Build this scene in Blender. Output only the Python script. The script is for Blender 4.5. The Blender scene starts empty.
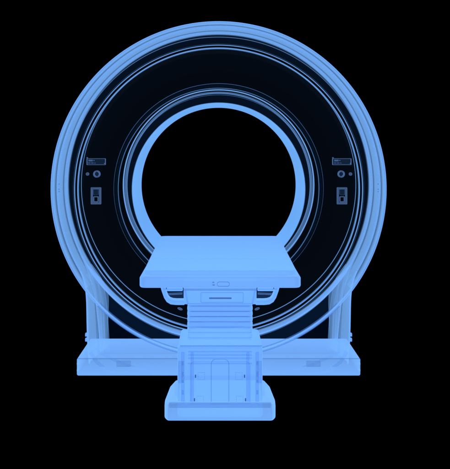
import bpy, bmesh, math, random
from mathutils import Vector
random.seed(4)
S = bpy.context.scene
COL = S.collection

# ------------------------------------------------------------------ camera, world, lamps
U = 0.006            # metres in one photo pixel on the gantry's front plane
D = 8.0              # camera distance to that plane
HX, HY, FLOOR = 218.6, 147.0, 375.5
ZH = (FLOOR - HY) * U
cam_d = bpy.data.cameras.new("camera")
cam = bpy.data.objects.new("camera", cam_d); COL.objects.link(cam)
cam.location = (0, -D, ZH); cam.rotation_euler = (math.radians(90), 0, 0)
cam_d.sensor_fit = 'HORIZONTAL'; cam_d.sensor_width = 36
cam_d.lens = 36 * D / (450 * U)
cam_d.shift_x = (225 - HX) / 450; cam_d.shift_y = -(234.5 - HY) / 450
cam_d.clip_end = 200
S.camera = cam
w = bpy.data.worlds.new("World"); S.world = w; w.use_nodes = True
w.node_tree.nodes["Background"].inputs[0].default_value = (0, 0, 0, 1)
w.node_tree.nodes["Background"].inputs[1].default_value = 0
S.view_settings.view_transform = 'Standard'; S.view_settings.look = 'None'
S.view_settings.exposure = 0; S.view_settings.gamma = 1
cy = S.cycles
cy.transparent_max_bounces = 96; cy.max_bounces = 4; cy.diffuse_bounces = 0; cy.glossy_bounces = 1
cy.transmission_bounces = 2; cy.use_denoising = True
LAMP_W = 1950
for k in range(8):   # a ring of softboxes round the lens, far out of frame
    a = math.radians(22.5 + 45 * k)
    ld = bpy.data.lights.new("softbox", 'AREA'); ld.shape = 'DISK'; ld.size = 5.0
    ld.energy = LAMP_W; ld.color = (1.0, 1.0, 1.0); ld.use_shadow = False   # penetrating light: every film layer is lit
    lo = bpy.data.objects.new("softbox", ld); COL.objects.link(lo)
    lo.location = (18 * math.cos(a), -11.5, 0.9 + 18 * math.sin(a))
    lo.rotation_euler = (Vector((0, 0.2, 1.0)) - lo.location).to_track_quat('-Z', 'Y').to_euler()

# ------------------------------------------------------------------ helpers
def film(name, a0, a1=1.0, p=1.5, col=(0.205, 0.475, 1.0), noise=0.03, amp=1.0):
    """Thin translucent film: nearly clear face on, denser the more it is seen along its surface."""
    m = bpy.data.materials.new(name); m.use_nodes = True
    n, l = m.node_tree.nodes, m.node_tree.links
    n.clear()
    out = n.new('ShaderNodeOutputMaterial')
    lw = n.new('ShaderNodeLayerWeight'); lw.inputs['Blend'].default_value = 0.5
    po = n.new('ShaderNodeMath'); po.operation = 'POWER'; po.inputs[1].default_value = p
    l.new(lw.outputs['Facing'], po.inputs[0])
    mr = n.new('ShaderNodeMapRange'); mr.inputs['To Min'].default_value = a0; mr.inputs['To Max'].default_value = a1
    l.new(po.outputs[0], mr.inputs['Value'])
    tc = n.new('ShaderNodeTexCoord'); nz = n.new('ShaderNodeTexNoise')
    nz.inputs['Scale'].default_value = 6; nz.inputs['Detail'].default_value = 3
    l.new(tc.outputs['Object'], nz.inputs['Vector'])
    vr = n.new('ShaderNodeMapRange'); vr.inputs['To Min'].default_value = 1 - noise; vr.inputs['To Max'].default_value = 1 + noise
    l.new(nz.outputs['Fac'], vr.inputs['Value'])
    mx = n.new('ShaderNodeVectorMath'); mx.operation = 'SCALE'
    mx.inputs[0].default_value = col
    l.new(vr.outputs[0], mx.inputs['Scale'])
    di = n.new('ShaderNodeBsdfDiffuse'); tr = n.new('ShaderNodeBsdfTranslucent')
    l.new(mx.outputs[0], di.inputs['Color']); l.new(mx.outputs[0], tr.inputs['Color'])
    ms = n.new('ShaderNodeMixShader'); ms.inputs[0].default_value = 0.5
    l.new(di.outputs[0], ms.inputs[1]); l.new(tr.outputs[0], ms.inputs[2])
    tp = n.new('ShaderNodeBsdfTransparent')
    fin = n.new('ShaderNodeMixShader')
    l.new(mr.outputs[0], fin.inputs[0]); l.new(tp.outputs[0], fin.inputs[1]); l.new(ms.outputs[0], fin.inputs[2])
    l.new(fin.outputs[0], out.inputs['Surface'])
    return m

M = {
 'shell':  film('clear_shell_film', 0.0012, 1.0, 1.35, col=(0.205, 0.485, 1.03)),
 'cover':  film('clear_cover_film', 0.0030, 0.45, 3.0),
 'trim':   film('trim_film', 0.01, 0.8, 1.5),
 'navy':   film('smoked_film', 0.009, 0.3, 3.0, col=(0.05, 0.32, 1.0)),
 'bore':   film('bore_liner_film', 0.01, 1.0, 0.8, col=(0.18, 0.475, 1.03)),
 'leg':    film('leg_film', 0.04, 0.95, 0.9),
  'strut':  film('strut_film', 0.02, 0.35, 1.0, noise=0.01),
 'plinth': film('plinth_film', 0.38, 1.0, 2.6),
 'pad':    film('pad_film', 0.62, 1.0, 1.2, col=(0.167, 0.388, 0.83), noise=0.015),
 'frame':  film('frame_film', 0.72, 1.0, 1.2, col=(0.168, 0.405, 0.88)),
 'rib':    film('bellows_film', 0.66, 1.0, 1.2, col=(0.18, 0.43, 0.94)),
 'seam':   film('seam_film', 0.35, 0.8, 1.2, col=(0.045, 0.13, 0.33)),
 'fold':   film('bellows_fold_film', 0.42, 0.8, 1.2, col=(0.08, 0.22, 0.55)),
 'rail':   film('dark_line_film', 0.24, 0.7, 1.2, col=(0.06, 0.18, 0.5)),
 'recess': film('recess_film', 0.03, 0.5, 1.2, col=(0.1, 0.3, 0.8)),
 'dark':   film('dark_insert_film', 0.75, 0.9, 1.2, col=(0.03, 0.09, 0.26)),
 'dim':    film('dim_panel_film', 0.016, 0.5, 1.2, col=(0.15, 0.4, 0.95)),
 'mark':   film('printed_mark_film', 0.10, 0.5, 1.2, col=(0.24, 0.45, 0.92)),
}

def W(px, py, q):                  # photo pixel on the plane at distance q*D -> point in the room
    return Vector(((px - HX) * q * U, D * (q - 1), ZH - (py - HY) * q * U))

def link(name, bm, mat, parent=None, smooth=True, angle=40):
    me = bpy.data.meshes.new(name)
    bmesh.ops.recalc_face_normals(bm, faces=bm.faces)
    if smooth:
        for f in bm.faces: f.smooth = True
        lim = math.radians(angle)
        for e in bm.edges:
            if len(e.link_faces) == 2 and e.calc_face_angle(0) > lim: e.smooth = False
    bm.to_mesh(me); bm.free()
    me.materials.append(M[mat])
    o = bpy.data.objects.new(name, me); COL.objects.link(o)
    if parent: o.parent = parent; o.matrix_parent_inverse.identity()
    return o

def thing(name, label, cat, loc):
    o = bpy.data.objects.new(name, None); COL.objects.link(o)
    o.empty_display_size = 0.1
    o.location = loc; o['label'] = label; o['category'] = cat
    return o

CZ = (FLOOR - 189.4) * U           # height of the bore axis
ORG = Vector((0, 0, 0))

def lathe(bm, prof, n=400, a0=0, a1=360, closed=False):
    """prof: (radius in pixels, depth in metres) round the bore axis."""
    full = abs(a1 - a0 - 360) < 1e-6
    cols = n if full else n + 1
    g = []
    for i in range(cols):
        a = math.radians(a0 + (a1 - a0) * i / n)
        g.append([bm.verts.new((r * U * math.cos(a), y, CZ + r * U * math.sin(a))) for r, y in prof])
    m = len(prof)
    for i in range(n):
        A, B = g[i], g[(i + 1) % cols]
        for j in range(m if closed else m - 1):
            k = (j + 1) % m
            bm.faces.new((A[j], B[j], B[k], A[k]))
    return bm

def fillet(pts, rad, n=5):
    """round the corners of an open profile; pts (r px, y m); rad in metres"""
    out = [pts[0]]
    for i in range(1, len(pts) - 1):
        P = [Vector((p[0] * U, p[1])) for p in pts[i - 1:i + 2]]
        d0, d1 = P[0] - P[1], P[2] - P[1]
        t = min(rad, d0.length * .45, d1.length * .45)
        a, b = P[1] + d0.normalized() * t, P[1] + d1.normalized() * t
        for k in range(n + 1):
            s = k / n
            q = a * (1 - s) ** 2 + P[1] * 2 * s * (1 - s) + b * s * s
            out.append((q.x / U, q.y))
    out.append(pts[-1])
    return out

def box(bm, lo, hi, bev=0.0, seg=3):
    vs = [bm.verts.new((x, y, z)) for x in (lo[0], hi[0]) for y in (lo[1], hi[1]) for z in (lo[2], hi[2])]
    F = [(0, 1, 3, 2), (4, 6, 7, 5), (0, 4, 5, 1), (2, 3, 7, 6), (0, 2, 6, 4), (1, 5, 7, 3)]
    fs = [bm.faces.new([vs[i] for i in f]) for f in F]
    bm.normal_update()
    if bev:
        es = list({e for f in fs for e in f.edges})
        bmesh.ops.bevel(bm, geom=es, offset=bev, segments=seg, profile=0.5, affect='EDGES')
    return bm

def prism(bm, outline, y0, y1, bev=0.0, seg=3, cap=True):
    """outline: (x, z) metres, extruded in depth"""
    A = [bm.verts.new((x, y0, z)) for x, z in outline]; B = [bm.verts.new((x, y1, z)) for x, z in outline]
    n = len(outline); fs = []
    for i in range(n):
        k = (i + 1) % n
        fs.append(bm.faces.new((A[i], A[k], B[k], B[i])))
    if cap:
        fs.append(bm.faces.new(A)); fs.append(bm.faces.new(B[::-1]))
        bmesh.ops.recalc_face_normals(bm, faces=fs)
        if bev:
            es = [e for e in {e for f in fs for e in f.edges} if e.calc_face_angle(0) > 0.6]
            bmesh.ops.bevel(bm, geom=es, offset=bev, segments=seg, profile=0.5, affect='EDGES')
    return bm

def plan(bm, outline, z0, z1, bev=0.0, seg=3):
    """outline: (x, y) metres, extruded upward"""
    A = [bm.verts.new((x, y, z0)) for x, y in outline]; B = [bm.verts.new((x, y, z1)) for x, y in outline]
    n = len(outline); fs = []
    for i in range(n):
        k = (i + 1) % n
        fs.append(bm.faces.new((A[i], A[k], B[k], B[i])))
    fs.append(bm.faces.new(A)); fs.append(bm.faces.new(B[::-1]))
    bmesh.ops.recalc_face_normals(bm, faces=fs)
    if bev:
        es = [e for e in {e for f in fs for e in f.edges} if e.calc_face_angle(0) > 0.35]
        bmesh.ops.bevel(bm, geom=es, offset=bev, segments=seg, profile=0.5, affect='EDGES')
    return bm

def rrect(x0, z0, x1, z1, r, n=5):
    o = []
    for cx, cz, s in ((x1 - r, z1 - r, 0), (x0 + r, z1 - r, 90), (x0 + r, z0 + r, 180), (x1 - r, z0 + r, 270)):
        for k in range(n + 1):
            a = math.radians(s + 90 * k / n); o.append((cx + r * math.cos(a), cz + r * math.sin(a)))
    return o

def ring_outline(bm, outer, t, y0, y1):
    """thin frame following an (x,z) outline; t = width, built as a closed band"""
    n = len(outer)
    cx = sum(p[0] for p in outer) / n; cz = sum(p[1] for p in outer) / n
    hx = max(abs(p[0] - cx) for p in outer); hz = max(abs(p[1] - cz) for p in outer)
    inner = [(cx + (x - cx) * (hx - t) / hx, cz + (z - cz) * (hz - t) / hz) for x, z in outer]
    R = []
    for pts, y in ((outer, y0), (inner, y0), (inner, y1), (outer, y1)):
        R.append([bm.verts.new((x, y, z)) for x, z in pts])
    for j in range(4):
        A, B = R[j], R[(j + 1) % 4]
        for i in range(n):
            k = (i + 1) % n
            bm.faces.new((A[i], A[k], B[k], B[i]))
    return bm

def rod(bm, pts, r, n=8, caps=True):
    """tube through points"""
    rings = []
    for i, p in enumerate(pts):
        p = Vector(p); d = (Vector(pts[min(i + 1, len(pts) - 1)]) - Vector(pts[max(i - 1, 0)])).normalized()
        u = d.cross(Vector((0, 1, 0)))
        if u.length < .1: u = d.cross(Vector((1, 0, 0)))
        u.normalize(); v = d.cross(u)
        rings.append([bm.verts.new(p + r * (math.cos(2 * math.pi * k / n) * u + math.sin(2 * math.pi * k / n) * v)) for k in range(n)])
    for A, B in zip(rings, rings[1:]):
        for k in range(n):
            bm.faces.new((A[k], A[(k + 1) % n], B[(k + 1) % n], B[k]))
    if caps: bm.faces.new(rings[0][::-1]); bm.faces.new(rings[-1])
    return bm

def disc_y(bm, cx, cz, y0, y1, r, n=24):
    prism(bm, [(cx + r * math.cos(2 * math.pi * k / n), cz + r * math.sin(2 * math.pi * k / n)) for k in range(n)], y0, y1)
    return bm

# ================================================================== GANTRY
g = thing('scanner_gantry', 'large translucent blue x-ray style ring scanner with a round bore on a low plinth', 'scanner', (0, 0, 0))
R0 = 168.5
Y1, Y2, Y3 = 0.265, 0.685, 0.965   # seams along the drum

# front ring of the drum, a full circle
bm = bmesh.new()
lathe(bm, fillet([(165.3, .03), (167.2, 0.002), (R0, 0.02), (R0 + .15, .10), (R0 + .1, .145)], .03))
lathe(bm, fillet([(R0 + .1, .145), (R0, Y1 - .036), (165.7, Y1 - .003)], .03), n=280, a0=-37, a1=217)
front_ring = link('front_ring', bm, 'shell', g, angle=80)
# rear ring, a full circle
bm = bmesh.new()
lathe(bm, fillet([(165.7, Y2 + .003), (R0, Y2 + .036), (R0 + .1, .82), (R0, Y3 - .012), (167.6, Y3 - .002), (165.5, Y3)], .02))
rear_ring = link('rear_ring', bm, 'shell', g, angle=80)

for y, r1 in ((Y1 + .001, 166.9), (Y2 + .001, 166.9)):      # gaskets in the drum's two seams
    bm = bmesh.new(); lathe(bm, [(r1 - 1.1, y), (r1 + .6, y)], a0=-31, a1=211, n=280); link('gasket', bm, 'rail', g)
bm = bmesh.new(); lathe(bm, [(167.6, .001), (166.4, .001)]); link('edge_trim', bm, 'rail', front_ring)
bm = bmesh.new()
rod(bm, [(167.9 * U * math.cos(math.radians(a)), .004, CZ + 167.9 * U * math.sin(math.radians(a))) for a in range(224, 317, 1)], .004, 8)
link('ring_flange', bm, 'rail', front_ring)
bm = bmesh.new()
rod(bm, [(167.9 * U * math.cos(math.radians(a)), .148, CZ + 167.9 * U * math.sin(math.radians(a))) for a in range(224, 317, 1)], .004, 8)
link('ring_flange', bm, 'rail', front_ring)
# middle shell: arc over the top that runs down both sides into the legs
def leg_x(y, t):                   # half width of the leg (pixels) at depth y, t = 0 top .. 1 floor
    f = max(0, min(1, (y - Y1) / (Y3 - Y1)))
    return (141.2 - 13.6 * f ** 1.1) - (5.8 - 4.1 * f) * t
def side_path(y, inset=0, n_arc=150, a_stop=-30, legs_only=False, n_leg=26, sign=1):
    """points (x, z) px, from the top (or from the arc) down one side"""
    pts = []
    r = R0 - inset
    if legs_only:
        f = (y - Y2) / (Y3 - Y2)
        a_stop = -24 - 15.5 * max(0, f)
    a_beg = 90 if not legs_only else a_stop
    if legs_only: n_arc = 1; r = R0
    for k in range(n_arc + 1):
        a = math.radians(a_beg + (a_stop - a_beg) * k / n_arc - (.05 * k if legs_only else 0))
        pts.append((r * math.cos(a), r * math.sin(a)))
    x0, z0 = pts[-1]
    tx, tz = math.sin(math.radians(a_stop)), -math.cos(math.radians(a_stop))
    zb = -(FLOOR - 189.4) + 4
    for k in range(1, n_leg + 1):
        s = k / n_leg
        # cubic from the arc's tangent into a plumb line
        L = z0 - zb
        i2 = 0 if legs_only else inset
        x3 = leg_x(y, 1) - i2
        P0, P1, P2, P3 = (x0, z0), (x0 + tx * L * .26, z0 + tz * L * .26), (leg_x(y, .1) - i2, z0 - L * .42), (x3, zb)
        b = [(1 - s) ** 3, 3 * s * (1 - s) ** 2, 3 * s * s * (1 - s), s ** 3]
        pts.append((sum(b[i] * (P0, P1, P2, P3)[i][0] for i in range(4)), sum(b[i] * (P0, P1, P2, P3)[i][1] for i in range(4))))
    if legs_only:
        m = len(pts) - 1
        pts = [(x - inset * min(1, k / 7) ** .8, z) for k, (x, z) in enumerate(pts)]
    return [(sign * x, z) for x, z in pts]
def loft(bm, rows):
    V = [[bm.verts.new(p) for p in r] for r in rows]
    for A, B in zip(V, V[1:]):
        for i in range(len(A) - 1): bm.faces.new((A[i], A[i + 1], B[i + 1], B[i]))
def world_path(path, y): return [(x * U, y, CZ + z * U) for x, z in path]
bm = bmesh.new()
prof = fillet([(2.8, Y1 + .003), (0, Y1 + .036), (-.1, .45), (0, Y2 - .036), (2.8, Y2 - .003)], .03)
rows = []
for ins, y in prof:
    R = side_path(y, ins); Lf = side_path(y, ins, sign=-1)
    rows.append(world_path(Lf[::-1] + R[1:], y))
loft(bm, rows)
middle = link('middle_shell', bm, 'shell', g, angle=80)
# the drum's full circle under the middle shell, thin frame hoops seen through it
for y, ww in ((Y2 - .10, .03),):
    bm = bmesh.new(); lathe(bm, [(164.0, y), (164.0, y + ww)], a0=218, a1=322, n=90); link('inner_hoop', bm, 'cover', g)
# legs: rear covers and inner skins
for sg in (-1, 1):
    bm = bmesh.new()
    rows = []
    for ins, y in fillet([(1.9, Y2 + .003), (0, Y2 + .034), (0, .82), (.8, Y3 - .06), (3, Y3 - .03)], .02):
        rows.append(world_path(side_path(y, ins, n_arc=24, legs_only=True, sign=sg), y))
    loft(bm, rows)
    lg = link('leg', bm, 'leg', g, angle=80)
    # rounded struts that sweep down inside the leg
    for y, ins, rr_, k0 in ((.50, 8, .016, 3), (.80, 6, .016, 2)):
        p = world_path(side_path(max(y, Y2), 0, legs_only=True, sign=sg), y)
        q = world_path(side_path(y, 0, sign=sg)[150:], y) if y < Y2 else p
        pts = [(x - sg * ins * U * min(1, (k + 1) / 9), yy_, z) for k, (x, yy_, z) in enumerate(q)][k0:]
        bm = bmesh.new(); rod(bm, pts, rr_, 10, caps=False)
        link('leg_strut', bm, 'strut', lg)
    # hinge knuckles on the outside of the leg
    for py in (334.5, 339.5):
        bm = bmesh.new()
        p = W(HX + sg * 131.9, py, 1.035)
        box(bm, (p.x - .008, p.y - .02, p.z - .010), (p.x + .008, p.y + .02, p.z + .010), .003)
        link('hinge', bm, 'frame', lg)

# front cover: lathed face with its steps; near-clear face on
prof = fillet([(166.5, .006), (158, .004), (145.6, .002), (145.3, .014), (144.7, .014), (144.5, .045), (142.2, .047), (142.0, .085), (141.2, .095), (137, .12), (120, .195),
               (114, .20), (107.4, .195), (106.9, .160), (103.8, .158), (102.5, .156), (102.1, .125), (99, .12), (95.3, .118), (94.9, .085), (86.4, .08)], .005, 4)
bm = bmesh.new(); lathe(bm, prof)
fc = link('front_cover', bm, 'cover', g, angle=70)
bm = bmesh.new(); lathe(bm, fillet([(144.62, .010), (144.6, .012), (144.5, .050), (144.3, .052)], .003)); link('trim_ring', bm, 'trim', fc)
bm = bmesh.new(); lathe(bm, fillet([(142.2, .045), (142.05, .048), (141.9, .085), (141.3, .095)], .006)); link('trim_ring', bm, 'trim', fc)
bm = bmesh.new(); lathe(bm, fillet([(102.4, .12), (102.2, .12), (102.1, .155), (101.9, .16)], .003)); link('trim_ring', bm, 'cover', fc)
bm = bmesh.new(); lathe(bm, [(164, .03), (146, .03)]); link('outer_bezel', bm, 'navy', fc)
bm = bmesh.new(); lathe(bm, [(153.3, .05), (153.0, .085)]); link('trim_ring', bm, 'cover', fc)
bm = bmesh.new(); lathe(bm, [(95.0, .13), (86.6, .13)]); link('inner_bezel', bm, 'navy', fc)
bm = bmesh.new(); lathe(bm, [(106.0, .19), (102.6, .19)]); link('inner_bezel', bm, 'navy', fc)
# bore liner
bm = bmesh.new()
lathe(bm, fillet([(86.9, -.003), (86.5, -.001), (86.3, .02), (86.3, .5), (86.3, Y3 - .004), (86.9, Y3)], .008))
link('bore_liner', bm, 'bore', g, angle=80)
# rear cover with its own steps
prof = fillet([(165, Y3 - .006), (154.5, Y3 - .01), (153.2, Y3 - .015), (152.9, Y3 - .075), (150, Y3 - .08), (128, Y3 - .05), (107, Y3 - .05), (105.9, Y3 - .045), (105.4, Y3 - .005),
               (102.6, Y3 - .005), (101.8, Y3 - .1), (100.5, Y3 - .11), (94, Y3 - .105), (86.4, Y3 - .1)], .008, 4)
bm = bmesh.new(); lathe(bm, prof)
rc = link('rear_cover', bm, 'cover', g, angle=70)
bm = bmesh.new(); lathe(bm, [(153.3, Y3 - .02), (153.1, Y3 - .055)]); link('trim_ring', bm, 'cover', rc)
bm = bmesh.new(); lathe(bm, [(106.2, Y3 - .10), (105.6, Y3 - .04)]); link('trim_ring', bm, 'shell', rc)
bm = bmesh.new(); lathe(bm, [(102.9, Y3 - .20), (101.8, Y3 - .02)]); link('trim_ring', bm, 'cover', rc)

# skirt panel under the drum, between the legs
bm = bmesh.new()
rows = []
for r0 in (0, 1):
    rows.append([])
    for k in range(41):
        a = math.radians(220 + 100 * k / 40)
        x, z = 168 * math.cos(a), 168 * math.sin(a)
        zz = z if r0 == 0 else min(z - 1, -(FLOOR - 189.4) + 6)
        rows[-1].append((x * U, Y2 + .02, CZ + zz * U))
loft(bm, rows)
link('skirt_panel', bm, 'navy', g)

# plinth
bx = 141.7 * U; zt = (FLOOR - 358.3) * U
bm = bmesh.new(); box(bm, (-bx, -.006, 0.0), (bx, .83, zt), .009, 3)
pl = link('plinth', bm, 'plinth', g)
bm = bmesh.new(); box(bm, (-bx + .004, .0, zt - .004), (bx - .004, .006, zt + .0005), 0); link('plinth_seam', bm, 'seam', pl)
for sg in (-1, 1):
    a, b = W(HX + sg * 95.3 - 7, 367.2, 1.0), W(HX + sg * 95.3 + 7, 362.0, 1.0)
    bm = bmesh.new(); prism(bm, rrect(a.x, a.z, b.x, b.z, .003), .02, .05)
    link('inspection_plate', bm, 'seam', pl)
    for py in (364, 370.5):
        p = W(HX + sg * 141.3, py, 1.0)
        bm = bmesh.new(); box(bm, (p.x - .004, .01, p.z - .006), (p.x + .004, .05, p.z + .006), .002)
        link('bumper_stud', bm, 'plinth', pl)

for sg in (-1, 1):
    for pp, rad in ((((-121, 351.5), (-117, 354), (-108, 358), (-95, 364), (-80, 369), (-62, 372.5), (-45, 374)), .008), (((-128, 352), (-122, 362), (-113, 369), (-103, 373)), .010)):
        pts = [W(HX - sg * x, y, 1.04) for x, y in pp]
        fine = []
        for a, b in zip(pts, pts[1:]): fine += [a.lerp(b, k / 4) for k in range(4)]
        bm = bmesh.new(); rod(bm, fine + [pts[-1]], rad, 8); link('cable_duct', bm, 'rail', pl)
# control panels on the cover, left and right
def P2(px, py, y): q = 1 + y / D; return W(px, py, q)
FY = .19
for sg in (-1, 1):
    def MX(px): return px if sg < 0 else 2 * 219.0 - px
    def rect(x0, y0, x1, y1, y):
        a, b = P2(MX(x0), y1, y), P2(MX(x1), y0, y)
        return min(a.x, b.x), a.z, max(a.x, b.x), b.z
    # display with a thin frame
    bm = bmesh.new(); x0, z0, x1, z1 = rect(86.8, 158.4, 105.8, 165.0, FY)
    ring_outline(bm, rrect(x0, z0, x1, z1, .004), .0032, FY - .012, FY)
    d = link('display', bm, 'mark', fc)
    bm = bmesh.new(); box(bm, (x0 + .004, FY - .004, z0 + .004), (x1 - .004, FY - .001, z1 - .004)); link('screen', bm, 'dim', d)
    bm = bmesh.new()
    # the small rows of print, always at the frame's left end
    for (u0, u1, v0, v1) in ((.10, .32, .55, .80), (.08, .20, .25, .36), (.24, .36, .25, .36), (.40, .47, .25, .33), (.36, .42, .62, .74), (.92, .97, .15, .30)):
        box(bm, (x0 + (x1 - x0) * u0, FY - .016, z0 + (z1 - z0) * v0), (x0 + (x1 - x0) * u1, FY - .013, z0 + (z1 - z0) * v1))
    box(bm, (x0 + .001, FY - .0145, z0 + .001), (x0 + .003, FY - .0125, z0 + .003)); link('print', bm, 'mark', d)
    bm = bmesh.new(); box(bm, (x0, FY - .013, z1 + .0005), (x0 + .007, FY - .001, z1 + .007)); link('tab', bm, 'mark', d)
    # round knob and small lamp
    c = P2(MX(97.0), 174.0, FY)
    bm = bmesh.new(); ring_outline(bm, [(c.x + .0215 * math.cos(k * math.pi / 20), c.z + .0215 * math.sin(k * math.pi / 20)) for k in range(40)], .0075, FY - .02, FY)
    kb = link('knob', bm, 'mark', fc)
    bm = bmesh.new(); disc_y(bm, c.x, c.z, FY - .012, FY - .002, .0145); link('knob_cap', bm, 'dim', kb)
    c = P2(MX(87.6), 174.0, FY)
    bm = bmesh.new(); disc_y(bm, c.x, c.z, FY - .01, FY - .002, .010); link('indicator', bm, 'mark', fc)
    # rocker switch plate
    bm = bmesh.new(); x0, z0, x1, z1 = rect(91.0, 187.4, 101.2, 204.2, FY)
    ring_outline(bm, rrect(x0, z0, x1, z1, .003), .011, FY - .012, FY)
    sw = link('switch_plate', bm, 'mark', fc)
    bm = bmesh.new(); a = rect(93.6, 196.4, 98.6, 202.0, FY); ring_outline(bm, rrect(*a, .003), .004, FY - .018, FY - .006); link('button', bm, 'mark', sw)
    bm = bmesh.new(); a = rect(93.6, 189.0, 98.6, 195.0, FY); prism(bm, rrect(*a, .006), FY - .016, FY - .006); link('rocker', bm, 'dim', sw)
    # small dots on the drum's side
    for py in (186, 191.5, 194):
        a = math.asin((189.4 - py) / R0)
        bm = bmesh.new(); p = Vector((sg * (R0 - .3) * U * math.cos(a), .42, CZ + R0 * U * math.sin(a)))
        box(bm, (p.x - .003, p.y - .012, p.z - .003), (p.x + .003, p.y + .012, p.z + .003)); link('rivet', bm, 'seam', middle)
    # small oval lamp low on the cover beside the table column
    c = P2(HX + sg * 38.5, 308.5, FY)
    bm = bmesh.new(); t = .35 * sg
    for k, (rx, rz) in enumerate(((.016, .0065),)):
        prism(bm, [(c.x + rx * math.cos(a) * math.cos(t) - rz * math.sin(a) * math.sin(t), c.z + rx * math.cos(a) * math.sin(t) + rz * math.sin(a) * math.cos(t)) for a in [i * math.pi / 10 for i in range(20)]], FY - .02, FY - .01)
    link('positioning_lamp', bm, 'mark', fc)

# ================================================================== PATIENT TABLE
TX = 1.4 * .85 * U
t = thing('patient_table', 'translucent blue patient table on a ribbed lifting column in front of the bore', 'patient table', (TX, 0, 0))
def zf(py, q): return ZH - (py - HY) * q * U
def yq(q): return D * (q - 1)
QN, QF = .76, 1.056
def slab(bm, sections, half_n, half_f, nx=8, taper=True):
    pass
def taper_x(bm, y0, y1, s1):
    for v in bm.verts:
        f = (v.co.y - y0) / (y1 - y0); v.co.x *= 1 + (s1 - 1) * f
zt_pad = zf(271, QN); z_tray_top = zf(276.5, QN); z_tray_bot = zf(288, QN)
h = 76.8 * QN * U
bm = bmesh.new(); plan(bm, rrect(-h, yq(QN) + .014, h, yq(QF), .045, 8), z_tray_top + .002, zt_pad + .002, .008, 4); taper_x(bm, yq(QN), yq(QF), 1.075)
top = link('tabletop', bm, 'pad', t, angle=60)
h2 = 80.9 * QN * U
bm = bmesh.new()
plan(bm, [(x, y) for x, y in rrect(-h2, yq(QN), h2, yq(QF) - .01, .035, 6)], z_tray_bot, z_tray_top, .010, 4)
taper_x(bm, yq(QN), yq(QF), 1.02)
tray = link('tray', bm, 'pad', t, angle=60)
# shallow cross seams in the pad
bm = bmesh.new()
for q in (.84,): box(bm, (-h * .97, yq(q), zt_pad + .0025), (h * .97, yq(q) + .012, zt_pad + .0035))
link('pad_seam', bm, 'pad', top)
# small label and pill button on the tray's front edge
yy = yq(QN)
def TR(x0, y0, x1, y1, q): return ((x0 - 220) * q * U, zf(y1, q), (x1 - 220) * q * U, zf(y0, q))
bm = bmesh.new(); a = TR(212.2, 281.6, 214.2, 283.0, QN); box(bm, (a[0], yy - .004, a[1]), (a[2], yy - .001, a[3]))
a = TR(212.2, 284.2, 214.6, 285.6, QN); box(bm, (a[0], yy - .004, a[1]), (a[2], yy - .001, a[3])); link('mark', bm, 'seam', tray)
bm = bmesh.new(); a = TR(216.8, 281.6, 229.5, 286.4, QN); ring_outline(bm, rrect(*a, .010), .0022, yy - .006, yy - .001); link('touch_pad', bm, 'seam', tray)

# cradle under the tray: centre block and two open side hoops
def O(px): return (px - 220) * .80 * U
zb, ztp = zf(304.8, .80), z_tray_bot - .002
bm = bmesh.new(); box(bm, (O(183.5), yq(.80), zb + .002), (O(256.5), yq(.93), ztp), .008, 3)
cr = link('cradle', bm, 'frame', t)
for sg in (-1, 1):
    outer = [(59.5, 287), (58.5, 291), (56, 298), (53.4, 302), (49.5, 304.4), (44, 305), (35.5, 305)]
    inner = [(55.6, 287), (54.8, 291), (52.6, 297), (50.5, 299.2), (47.5, 300.2), (44, 300.5), (35.5, 300.5)]
    bm = bmesh.new()
    outl = [(sg * x * .80 * U, zf(y, .80)) for x, y in outer] + [(sg * x * .80 * U, zf(y, .80)) for x, y in reversed(inner)]
    prism(bm, outl, yq(.80), yq(.80) + .10, .003, 2)
    link('side_hoop', bm, 'frame', cr)
    bm = bmesh.new()
    outl = [(sg * x * .80 * U, zf(y, .80)) for x, y in ((54, 289.5), (38, 289.5), (37.5, 291.5), (53.6, 291.5))]
    prism(bm, outl, yq(.80) + .02, yq(.80) + .09, .003, 2)
    link('latch', bm, 'frame', cr)
for sg in (-1, 1):
    bm = bmesh.new(); prism(bm, [(sg * x * .80 * U, zf(y, .80)) for x, y in ((55, 294.6), (38, 293.8), (38, 295.0), (54.5, 295.8))], yq(.80) + .03, yq(.80) + .05); link('grip_rail', bm, 'strut', cr)
    bm = bmesh.new(); prism(bm, [(sg * x * .80 * U, zf(y, .80)) for x, y in ((56, 290), (37.5, 290), (37.5, 301), (52, 300))], yq(.80) + .07, yq(.80) + .075); link('side_recess', bm, 'recess', cr)
bm = bmesh.new(); a = TR(200.5, 292.2, 243.5, 302.6, .80); ring_outline(bm, rrect(*a, .004), .003, yq(.80) - .004, yq(.80) + .004); link('slot_frame', bm, 'fold', cr)
bm = bmesh.new(); a = TR(209, 297.4, 231.5, 298.8, .80); prism(bm, rrect(*a, .0025), yq(.80) - .006, yq(.80) + .002); link('slot', bm, 'dark', cr)
for sg in (-1, 1):
    bm = bmesh.new(); prism(bm, [(sg * x * .80 * U, zf(y, .80)) for x, y in ((35.8, 290.5), (34.0, 290.5), (31.6, 303.5), (33.0, 303.5))], yq(.80) - .003, yq(.80) + .004); link('side_rib', bm, 'rail', cr)
    bm = bmesh.new(); prism(bm, [(sg * x * .80 * U, zf(y, .80)) for x, y in ((57, 288.6), (38, 288.6), (38, 289.5), (57, 289.5))], yq(.80) - .003, yq(.80) + .004); link('side_rib', bm, 'rail', cr)
bm = bmesh.new(); box(bm, (O(187), yq(.80) - .002, zf(304.0, .80)), (O(253), yq(.80) + .002, zf(303.4, .80))); link('lower_rib', bm, 'rail', cr)
bm = bmesh.new(); a = TR(184, 288.6, 256, 290.6, .80); box(bm, (a[0], yq(.80) - .003, a[1]), (a[2], yq(.80) + .001, a[3])); link('gap_shade', bm, 'seam', cr)  # dark strip painted in for the shade between tray and cradle

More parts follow.
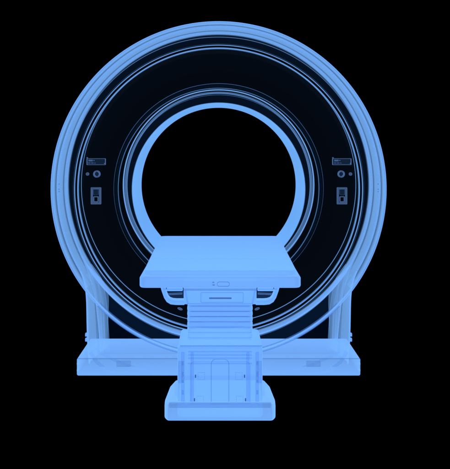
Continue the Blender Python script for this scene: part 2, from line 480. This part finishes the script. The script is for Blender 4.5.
# lifting column: bellows of rounded ribs
qc = .865
bm = bmesh.new()
hw = 32.8 * qc * U; pitch = 5.33 * qc * U; zz = zf(305, qc) + .05
prof_ = []
z = zz
k = 0
rings = []
def rr(hx, hy, r, z, n=4):
    return [bm.verts.new((x, yq(qc) + .22 + y, z)) for x, y in rrect(-hx, -hy, hx, hy, r, n)]
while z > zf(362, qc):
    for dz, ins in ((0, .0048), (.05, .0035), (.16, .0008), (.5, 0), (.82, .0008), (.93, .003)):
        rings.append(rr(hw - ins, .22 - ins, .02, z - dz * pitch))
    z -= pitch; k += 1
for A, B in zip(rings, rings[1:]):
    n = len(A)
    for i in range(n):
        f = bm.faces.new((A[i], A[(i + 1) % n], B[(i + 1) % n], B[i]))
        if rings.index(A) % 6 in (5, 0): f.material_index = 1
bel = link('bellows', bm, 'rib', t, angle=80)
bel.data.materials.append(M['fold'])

# pedestal housing
qn = .839
bm = bmesh.new()
hx = 42.6 * qn * U
box(bm, (-hx, yq(qn), .01), (hx, yq(.918), zf(346, qn)), .016, 5)
ped = link('pedestal', bm, 'frame', t, angle=60)
# seam line round its front top edge, inner pillars, arched service panel and screws
bm = bmesh.new(); a = TR(180, 345.3, 262, 346.4, qn); box(bm, (a[0], yq(qn) - .002, a[1]), (a[2], yq(qn) + .001, a[3])); link('lid_seam', bm, 'fold', ped)
for sg in (-1, 1):
    bm = bmesh.new()
    for x0, x1, y in ((35.5, 38.9, -.003), (26.3, 29.3, -.002)):  # dark rails; the housing's soft vertical shadows are put into their colour
        xa, xb = sorted((sg * x0 * qn * U, sg * x1 * qn * U))
        box(bm, (xa, yq(qn) + y, zf(404, qn)), (xb, yq(qn) + y + .02, zf(352, qn)), .004)
    link('shaded_rail', bm, 'rail', ped)
    bm = bmesh.new(); xa, xb = sorted((sg * 36.5 * qn * U, sg * 41.5 * qn * U))
    box(bm, (xa, yq(qn) - .002, zf(383, qn)), (xb, yq(qn) + .003, zf(361, qn)), .002); link('side_grille', bm, 'rail', ped)
    for py, hh in ((363, 2.2), (374, 3.0), (381, 1.6), (392, 2.4)):
        bm = bmesh.new(); c = (sg * 37.3 * qn * U, zf(py, qn)); prism(bm, rrect(c[0] - .005, c[1] - hh * .0045, c[0] + .005, c[1] + hh * .0045, .003), yq(qn) - .007, yq(qn) - .004)
        link('bracket', bm, 'rail', ped)
    for px, py in ((24.5, 376), (25.5, 399.5)):
        c = ((sg * px) * qn * U, zf(py, qn))
        bm = bmesh.new(); prism(bm, rrect(c[0] - .003, c[1] - .008, c[0] + .003, c[1] + .008, .0025), yq(qn) - .006, yq(qn) - .002)
        sc = link('screw', bm, 'dark', ped)
        bm = bmesh.new(); s2 = -sg
        for i in range(6):
            for j in range(5):
                if i in (0, 5) or j in (0, 4):
                    x = c[0] + s2 * (.012 + i * .0068); zz2 = c[1] - .018 + j * .009
                    box(bm, (x - .0011, yq(qn) - .004, zz2 - .0016), (x + .0011, yq(qn) - .002, zz2 + .0016))
        link('screw_grid', bm, 'seam', sc)
def arch(x0, z0, x1, z1, r, n=10):
    o = [(x0, z0)]
    for k in range(n + 1): a = math.radians(180 - 90 * k / n); o.append((x0 + r + r * math.cos(a), z1 - r + r * math.sin(a)))
    for k in range(n + 1): a = math.radians(90 - 90 * k / n); o.append((x1 - r + r * math.cos(a), z1 - r + r * math.sin(a)))
    o.append((x1, z0)); return o
bm = bmesh.new(); a = TR(210.8, 359, 229.2, 404, qn); ring_outline(bm, arch(*a, .025), .004, yq(qn) - .004, yq(qn) + .001); link('service_panel', bm, 'seam', ped)
bm = bmesh.new(); a = TR(190, 361.5, 250.5, 404, qn)
ring_outline(bm, arch(*a, .02), .006, yq(qn) - .003, yq(qn) + .01); link('inner_frame', bm, 'rail', ped)
bm = bmesh.new()
for py in (351.0, 354.4, 357.5, 362.8): a = TR(188, py, 252, py + 1.2, qn); box(bm, (a[0], yq(qn) - .0025, a[1]), (a[2], yq(qn) + .01, a[3]))
link('crossbar', bm, 'rail', ped)

# foot
q0 = .834
bm = bmesh.new()
pts = [(-52.5 * q0, .8335), (-54.4 * q0, .835), (-55.4 * .8385, .8385), (-55.0 * .852, .852), (-50 * .897, .897), (-45 * .918, .918)]
outl = [(x * U, yq(q)) for x, q in pts] + [(-x * U, yq(q)) for x, q in reversed(pts)]
plan(bm, outl, 0.0, zf(403, q0), .018, 5)
ft = link('foot', bm, 'plinth', t, angle=60)
bm = bmesh.new(); a = TR(169, 403.2, 271, 408.0, q0); box(bm, (a[0], yq(q0) + .008, a[1]), (a[2], yq(q0) + .03, a[3])); link('foot_channel', bm, 'seam', ft)
